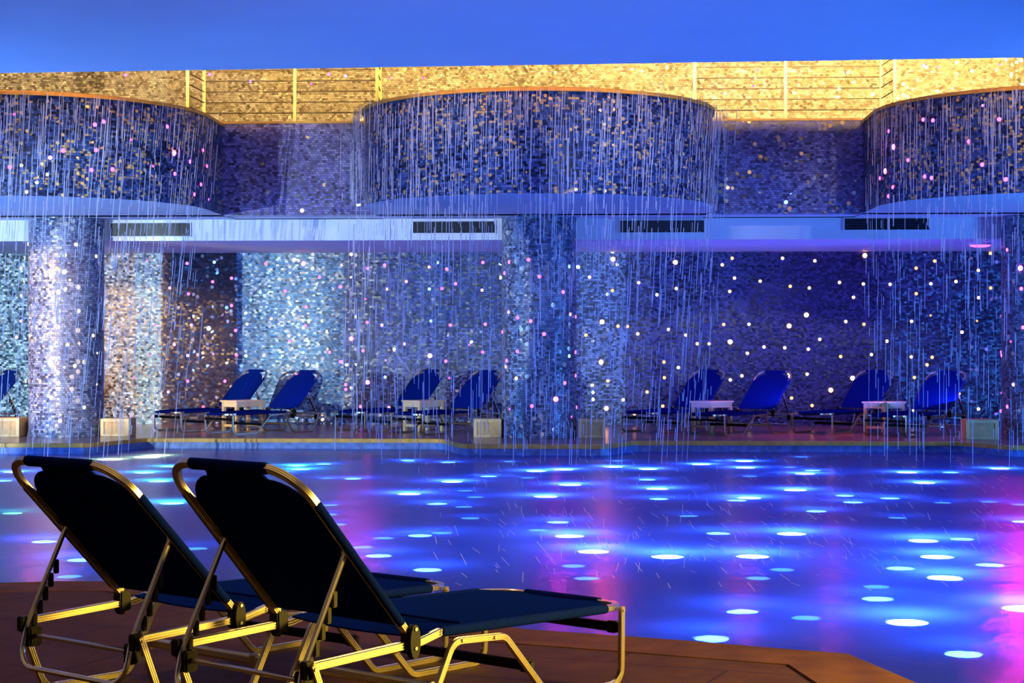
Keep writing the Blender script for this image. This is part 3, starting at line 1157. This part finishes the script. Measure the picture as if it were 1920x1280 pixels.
wr = parse('1540,133,o2 1880,150,o2 1412,231,w 1537,304,o 1680,261,w 1780,327,w 1885,293,w 1480,475,o2 1392,547,o 1567,498,o 1619,500,o 1675,540,w 1843,516,w 1475,694,o2 '
           '1818,694,o 1896,724,w 1820,779,o 1512,797,o 1427,820,w 1726,857,o 1596,900,w 1503,947,o2 1811,934,o 1657,976,o', 620, 440, .34375) + \
    parse('328,128,o 274,164,w 603,128,w 779,142,w 1052,113,o2 1433,143,o 1332,182,o 1671,194,w 1737,101,o 341,236,w 481,253,w 645,281,o 749,290,w 914,260,w 1044,268,w '
          '1190,270,w 1412,267,w 1549,255,w 1738,290,o 315,309,w 990,341,w 1332,321,o 1673,343,w 733,437,w2 282,489,o 420,488,w 639,497,o2 948,473,w 1047,488,o 1307,472,w '
          '1411,440,o0 1664,470,o0 1582,531,w 75,547,w 138,594,o 203,594,w 317,584,w2 502,612,w 615,616,w 743,624,w 806,570,w 411,646,w 920,664,o 1088,653,w 1172,580,w '
          '1305,666,w 1419,668,o 1391,709,o 35,724,w 381,769,w 318,791,w 638,757,o 643,773,w 737,760,w 985,782,w2 1070,771,w 1322,778,o 866,847,o2 652,890,o 973,888,o '
          '764,931,o 422,922,w 1312,960,w 1671,950,w 1479,785,w 1564,866,o', 1260, 440, .34375)


def can_hit(px, py, cx):
    P = on_cyl(px, py, cx, Y_CAN, R_CAN)
    return P, Vector((P.x - cx, P.y - Y_CAN, 0)).normalized()


for lst, cx, wh in ((can_l, CANX[0], 'on the left canopy'), (can_r, CANX[2], 'on the right canopy')):
    for px, py, key, sz in lst:
        d = ray(px, py)
        P, nn = can_hit(px, py, cx)
        if abs(P.x - cx) > R_CAN * .999:
            nn = Vector((math.copysign(1, P.x - cx), 0, 0))
        star(P, nn, key, sz, wh, wh)
for lst, cx, wh in ((pil_l, PILX[0], 'on the left pillar'), (pil_c, PILX[1], 'on the middle pillar'), (pil_r, PILX[2], 'on the right pillar')):
    for px, py, key, sz in lst:
        P = on_cyl(px, py, cx, Y_PIL, R_PIL)
        star(P, Vector((P.x - cx, P.y - Y_PIL, 0)).normalized(), key, sz, wh, wh)
for px, py, key, sz in upper:
    star(on_y(px, py, Y_WALL), (0, -1, 0), key, sz, 'on the golden wall above the balcony', 'on the upper wall')
for px, py, key, sz in wl + wm:
    star(on_y(px, py, Y_WALL), (0, -1, 0), key, sz, 'on the back wall left of the middle pillar', 'on the back wall, left part')
for px, py, key, sz in wr:
    star(on_y(px, py, Y_WALL), (0, -1, 0), key, sz, 'on the back wall right of the middle pillar', 'on the back wall, right part')

# ------------------------------------------------------------------ light spots and reflections on the water, built as glowing domes below
pool_mesh = {}
for key, (r, h, col, st) in {'F': (0.08, .015, (0.05, 0.22, 1.0), 14.0), 'M': (0.09, .02, (0.09, 0.27, 1.0), 46.0), 'B': (0.11, .03, (0.14, 0.3, 1.0), 125.0),
                             'C': (0.11, .03, (0.1, 0.9, 0.7), 60.0), 'Y': (0.16, .04, (1.0, 0.8, 0.12), 35.0), 'G': (0.08, .02, (0.1, 1.0, 0.4), 25.0)}.items():
    pool_mesh[key] = dome_mesh('water_light_spot', r, h, emit('underwater_glow_' + key, col, st), 3, 12)
pl_names = {'F': 'faint blue', 'M': 'pale blue', 'B': 'bright white', 'C': 'cyan', 'Y': 'large yellow', 'G': 'green'}
P5 = parse('20,145,M 180,225,M 40,222,F 485,308,B 720,241,B 640,362,M 785,378,F 820,440,F 545,535,M 665,520,F 345,548,F 230,598,F 320,645,M 400,625,M 585,722,M 920,212,M '
           '1180,183,B 1330,175,B 1600,160,B 1690,163,B 1790,172,B 1850,171,B 1365,258,B 1230,322,B 1300,462,M 1360,538,B 1490,622,B 1190,505,F 1385,700,F 1455,768,F 1840,280,B 1845,335,M 1895,650,B '
           '50,372,F 45,420,F 90,475,F 1135,220,F 845,325,F 790,290,F 1785,230,M 480,125,M 700,135,M', 600, 820, .34375)
P6 = parse('210,142,B 440,125,B 445,160,B 760,192,B 710,278,B 465,320,B 400,333,M 970,308,M 1015,343,M 1210,322,M 1300,185,B 1530,185,M 1390,240,B 1790,165,B 1840,162,B 145,415,F 690,510,B '
           '1385,547,B 1590,538,M 485,630,B 1460,632,B 1265,693,M 1740,675,M 1500,743,B 1250,425,F 820,390,M 300,508,M 510,745,F 640,700,F 1140,790,F 470,205,F 740,103,F 1490,345,F '
           '1735,340,F 680,158,F 800,175,M 1900,355,F 1910,445,M', 1240, 820, .3542)
P7 = parse('430,188,M 1140,120,M 1300,245,B 1600,413,M 265,330,M 1910,172,B 615,210,F 765,220,F', 1240, 1080, .3542)
P1 = parse('930,100,C 790,133,C 870,180,C 940,300,C 70,355,G 75,130,B 20,178,M 1350,115,C 1500,133,B 1620,95,C 1640,115,C 240,510,M 1070,548,F 440,610,M 800,50,Y 860,40,Y 600,62,Y 1800,310,F 380,700,F', 0, 840, .34375)
pool_pts = []
for lst in (P1, P5, P6, P7):
    for px, py, key, sz in lst:
        P = on_z(px, max(py, 848), Z_W)              # where the eye meets the water, then down the refracted ray
        d = ray(px, py).normalized()
        hd = Vector((d.x, d.y, 0)).normalized()
        sr = math.hypot(d.x, d.y) / 1.33
        dep = Z_W - floor_z(P.y)
        P = P + hd * (dep * sr / math.sqrt(1 - sr * sr))
        P.y = min(P.y, deck_front(P.x) - .2)
        P.z = floor_z(P.y) - .002
        if any((P - q).length < .24 for q in pool_pts):
            continue
        pool_pts.append(P.copy())
        o = bpy.data.objects.new('water_light_spot', pool_mesh[key])
        COL.objects.link(o)
        o.location = P
        side = 'in the left half of the pool' if px < 960 else 'in the right half of the pool'
        tag(o, '%s light spot as glowing dome under water %s' % (pl_names[key], side), 'light', '%s light spots under water %s' % (pl_names[key], side))

# pink downlight under the gallery ceiling by the right pillar
P = on_y(1855, 452, 25.6)
t = thing('ceiling_lamp', 'bright pink lamp under the gallery ceiling left of the right pillar', 'lamp', (P.x, 26.2, Z_GAL))
bm = bmesh.new()
sweep(bm, [(0, 0, 0), (0, 0, -.03)], circle_ring(.17, 24), (1, 0, 0))
obj('housing', bm, M_white, t, True)
o = bpy.data.objects.new('lens', dome_mesh('lens', .15, .03, emit('pink_lamp_glow', (1.0, 0.04, 0.75), 9.0), 3, 20))
COL.objects.link(o)
o.parent = t
o.location = (0, 0, -.03)
o.rotation_euler = (PI, 0, 0)

# ------------------------------------------------------------------ falling water
def water_drops_mat():
    m, nt, out = new_mat('falling_water')
    d = N(nt, 'ShaderNodeBsdfTranslucent')
    d.inputs[0].default_value = (0.9, 0.93, 1.0, 1)
    g = N(nt, 'ShaderNodeBsdfDiffuse')
    g.inputs[0].default_value = (0.85, 0.88, 0.95, 1)
    a = N(nt, 'ShaderNodeMixShader')
    a.inputs[0].default_value = 0.5
    L(nt, g.outputs[0], a.inputs[1])
    L(nt, d.outputs[0], a.inputs[2])
    L(nt, a.outputs[0], out.inputs[0])
    return m


M_fall = water_drops_mat()


def needle(v, f, p, q, r):
    i = len(v)
    for P_ in (p, q):
        for k in range(3):
            a = 2 * PI * k / 3 + 0.5
            v.append((P_[0] + r * math.cos(a), P_[1] + r * math.sin(a), P_[2]))
    f += [(i, i + 1, i + 4, i + 3), (i + 1, i + 2, i + 5, i + 4), (i + 2, i, i + 3, i + 5)]


rain_lab = ('thin strings of water falling from the rim of the left canopy', 'thin strings of water falling from the rim of the centre canopy',
            'thin strings of water falling from the rim of the right canopy')
for k, cx in enumerate(CANX):
    v, f = [], []
    rnd = random.Random(11 + k)
    for i in range(1700):
        a = PI + PI * rnd.random() if rnd.random() < .3 else 2 * PI - math.acos(rnd.uniform(-1, 1))
        R = R_CAN + 0.06 + 0.16 * abs(rnd.gauss(0, .6))
        x, y = cx + R * math.cos(a), Y_CAN + R * math.sin(a)
        zt = Z_CAN1 - 0.03 - (Z_CAN1 - .2) * rnd.random() ** 1.7
        ln_ = 0.10 + 0.6 * rnd.random() ** 2
        zb = max(Z_W + 0.005, zt - ln_)
        s_ = 0.01 + 0.055 * max(0, math.cos(a)) + rnd.gauss(0, .012)
        if k == 0:
            s_ += 0.03
        if k == 2:
            s_ *= 0.3
        px_, qx_ = x + s_ * (zt - Z_CAN1), x + s_ * (zb - Z_CAN1)
        needle(v, f, (px_, y, zt), (qx_, y, zb), rnd.choice((.0022, .0032, .0045)))
    o = raw_obj('falling_water', v, f, M_fall)
    tag(o, rain_lab[k], 'falling water', 'curtains of falling water', 'stuff')
v, f = [], []
rnd = random.Random(5)
for i in range(520):
    px, py = rnd.uniform(1080, 1900), rnd.uniform(850, 1120)
    if rnd.random() < .2:
        px = rnd.uniform(780, 1080)
    P = on_z(px, py, Z_W) + Vector((0, 0, rnd.uniform(.02, .3)))
    l_ = rnd.uniform(.02, .075)
    an = rnd.gauss(-0.6, .35) if px > 1350 else rnd.gauss(-.9, .5)
    d = Vector((math.cos(an) * l_, 0, math.sin(an) * l_))
    needle(v, f, P, P + d, .0018)
tag(raw_obj('splash_droplets', v, f, M_fall), 'fine spray of droplets hanging above the pool below the canopies', 'spray', None, 'stuff')

# ------------------------------------------------------------------ lamps
def lamp(name, typ, loc, energy, col, target=None, **kw):
    d = bpy.data.lights.new(name, typ)
    d.energy = energy
    d.color = col
    for k, v_ in kw.items():
        setattr(d, k, v_)
    o = bpy.data.objects.new(name, d)
    COL.objects.link(o)
    o.location = loc
    if target is not None:
        o.rotation_euler = (Vector(target) - Vector(loc)).to_track_quat('-Z', 'Y').to_euler()
    return o


# golden cove lamps along the outer edge of the ceiling, washing the balcony and the wall above it
for x, e in ((-9.0, 75), (-5.0, 95), (-1.0, 150), (2.8, 220), (6.5, 210)):
    lamp('cove_light', 'AREA', (x, 21.0, 4.72), e, (1.0, 0.68, 0.25), (x, 28.4, 7.2), shape='RECTANGLE', size=3.2, size_y=0.12, spread=1.05)
for x in (-7.2, -0.7, 5.8):  # unseen orange strips added to light the canopy rims
    lamp('rim_light', 'AREA', (x, 20.25 + .045 * (-x), 4.72), 30, (1.0, 0.5, 0.08), (x, 23.4, 3.6), shape='RECTANGLE', size=4.0, size_y=0.1)
# projectors from the left on the back wall
for tx_, e in ((-7.4, 14000), (-1.9, 11000)):
    lamp('projector', 'SPOT', (-13.0, 6.0, 1.7), e, (0.62, 0.84, 1.0), (tx_, 28.4, 1.7), spot_size=0.27, spot_blend=0.2, shadow_soft_size=0.05)
# warm lamp near the left pillar
lamp('warm_spot', 'SPOT', (-10.5, 20.5, 3.4), 2200, (1.0, 0.6, 0.24), (-7.0, 26.5, 1.2), spot_size=0.7, spot_blend=0.6, shadow_soft_size=0.12)
lamp('warm_spot', 'SPOT', (-9.6, 19.0, 1.2), 1300, (1.0, 0.66, 0.42), (-7.4, 24.5, 1.4), spot_size=0.5, spot_blend=0.4, shadow_soft_size=0.15)
# unseen cool white spots added to brighten the canopies and the rain
for x, e in ((-7.4, 420), (-0.7, 620), (5.7, 420)):
    for k in (-1, 1):
        lamp('rain_fill_spot', 'SPOT', (x + .4 + .5 * k, 15.3, 4.1), e, (0.78, 0.8, 1.0), (x + 1.15 * k, 21.0, 3.35), spot_size=0.42, spot_blend=0.9, shadow_soft_size=0.08)
# unseen blue lamps added to light the ceiling and soffits like pool glow
lamp('blue_fill', 'AREA', (9.3, 20.0, 0.1), 620, (0.05, 0.28, 1.0), (1.5, 20.5, 4.0), shape='DISK', size=1.2)
lamp('blue_fill', 'AREA', (-11.2, 20.0, 0.1), 620, (0.05, 0.28, 1.0), (-3.5, 20.5, 4.0), shape='DISK', size=1.2)
lamp('blue_fill', 'SPOT', (4.0, 4.6, 0.5), 3400, (0.05, 0.28, 1.0), (-0.5, 19.5, 4.0), spot_size=0.62, spot_blend=0.7, shadow_soft_size=0.2)
for x in (-2.2, -1.0, 0.3, 1.5):  # unseen points under water, added for glow along the far rim
    lamp('rim_glow_fill', 'POINT', (x, 21.6 + .2 * math.sin(9 * x), -0.2), 2.2, (0.10, 0.32, 1.0), None, shadow_soft_size=0.08)
# unseen coloured spots added to streak the water with red and magenta reflections
for px, c_, e in ((645, (1.0, 0.02, 0.6), 30), (682, (1.0, 0.02, 0.55), 30), (1047, (1.0, 0.02, 0.6), 22), (1132, (1.0, 0.02, 0.03), 38), (1395, (1.0, 0.05, 0.15), 10), (1560, (1.0, 0.06, 0.2), 9), (1890, (1.0, 0.01, 0.6), 35), (1918, (1.0, 0.01, 0.6), 60), (60, (1.0, 0.06, 0.3), 20), (110, (1.0, 0.1, 0.3), 16)):
    P = on_y(px, 470, 24.12)
    lamp('reflection_spot', 'SPOT', P, e, c_, P + Vector((0.0, -1.0, -0.24)) - Vector((P.x, 0, 0)) * .04, spot_size=0.6, spot_blend=0.4, shadow_soft_size=0.08)
# violet and red light in the gallery
lamp('gallery_fill', 'AREA', (3.2, 25.6, 0.5), 110, (0.10, 0.10, 1.0), (3.2, 27.0, 2.7), shape='RECTANGLE', size=6.0, size_y=0.2)  # violet strips, unseen, added to brighten the gallery ceiling and wall
lamp('gallery_fill', 'AREA', (-4.5, 25.6, 0.5), 30, (0.2, 0.16, 1.0), (-4.5, 27.0, 2.7), shape='RECTANGLE', size=6.0, size_y=0.2)
lamp('gallery_spot', 'SPOT', (3.0, 25.3, 2.6), 130, (1.0, 0.08, 0.05), (3.4, 25.6, 0.0), spot_size=1.9, spot_blend=0.8, shadow_soft_size=0.1)
lamp('gallery_spot', 'SPOT', (-3.8, 25.3, 2.6), 25, (1.0, 0.12, 0.4), (-3.8, 25.6, 0.0), spot_size=1.9, spot_blend=0.8, shadow_soft_size=0.1)
# unseen warm lamp, out of frame over the pool, placed for metal glints
x, y = cw(3.4, 5.6)
tx, ty = cw(-0.2, 6.0)
cx_, cy_ = cw(-1.6, 7.6)
lamp('deck_warm_fill', 'AREA', (cx_, cy_, 4.3), 60, (1.0, 0.45, 0.14), (cx_, cy_, 0), shape='DISK', size=0.4)  # unseen overhead lamp added to warm the near deck
lamp('warm_side_lamp', 'AREA', (x, y, 0.95), 460, (1.0, 0.64, 0.09), (tx, ty, 0.3), shape='DISK', size=0.8)

# ------------------------------------------------------------------ world, camera, view
w = bpy.data.worlds.new('night')
w.use_nodes = True
w.node_tree.nodes['Background'].inputs[0].default_value = (0.01, 0.03, 0.12, 1)
w.node_tree.nodes['Background'].inputs[1].default_value = 0.25
S.world = w
cd = bpy.data.cameras.new('camera')
cd.sensor_width = 36
cd.lens = F_PX / 1920 * 36
cd.clip_end = 200
cam = bpy.data.objects.new('camera', cd)
COL.objects.link(cam)
cam.location = CAM0
cam.rotation_euler = (PI / 2 + math.atan((YH - 640) / F_PX), 0, YAW)
S.camera = cam
S.view_settings.view_transform = 'Standard'
S.view_settings.look = 'None'
S.view_settings.gamma = 1
S.view_settings.exposure = 0
S.view_settings.use_curve_mapping = False
S.cycles.use_denoising = True
S.cycles.max_bounces = 8
S.cycles.transparent_max_bounces = 16
S.cycles.sample_clamp_indirect = 6
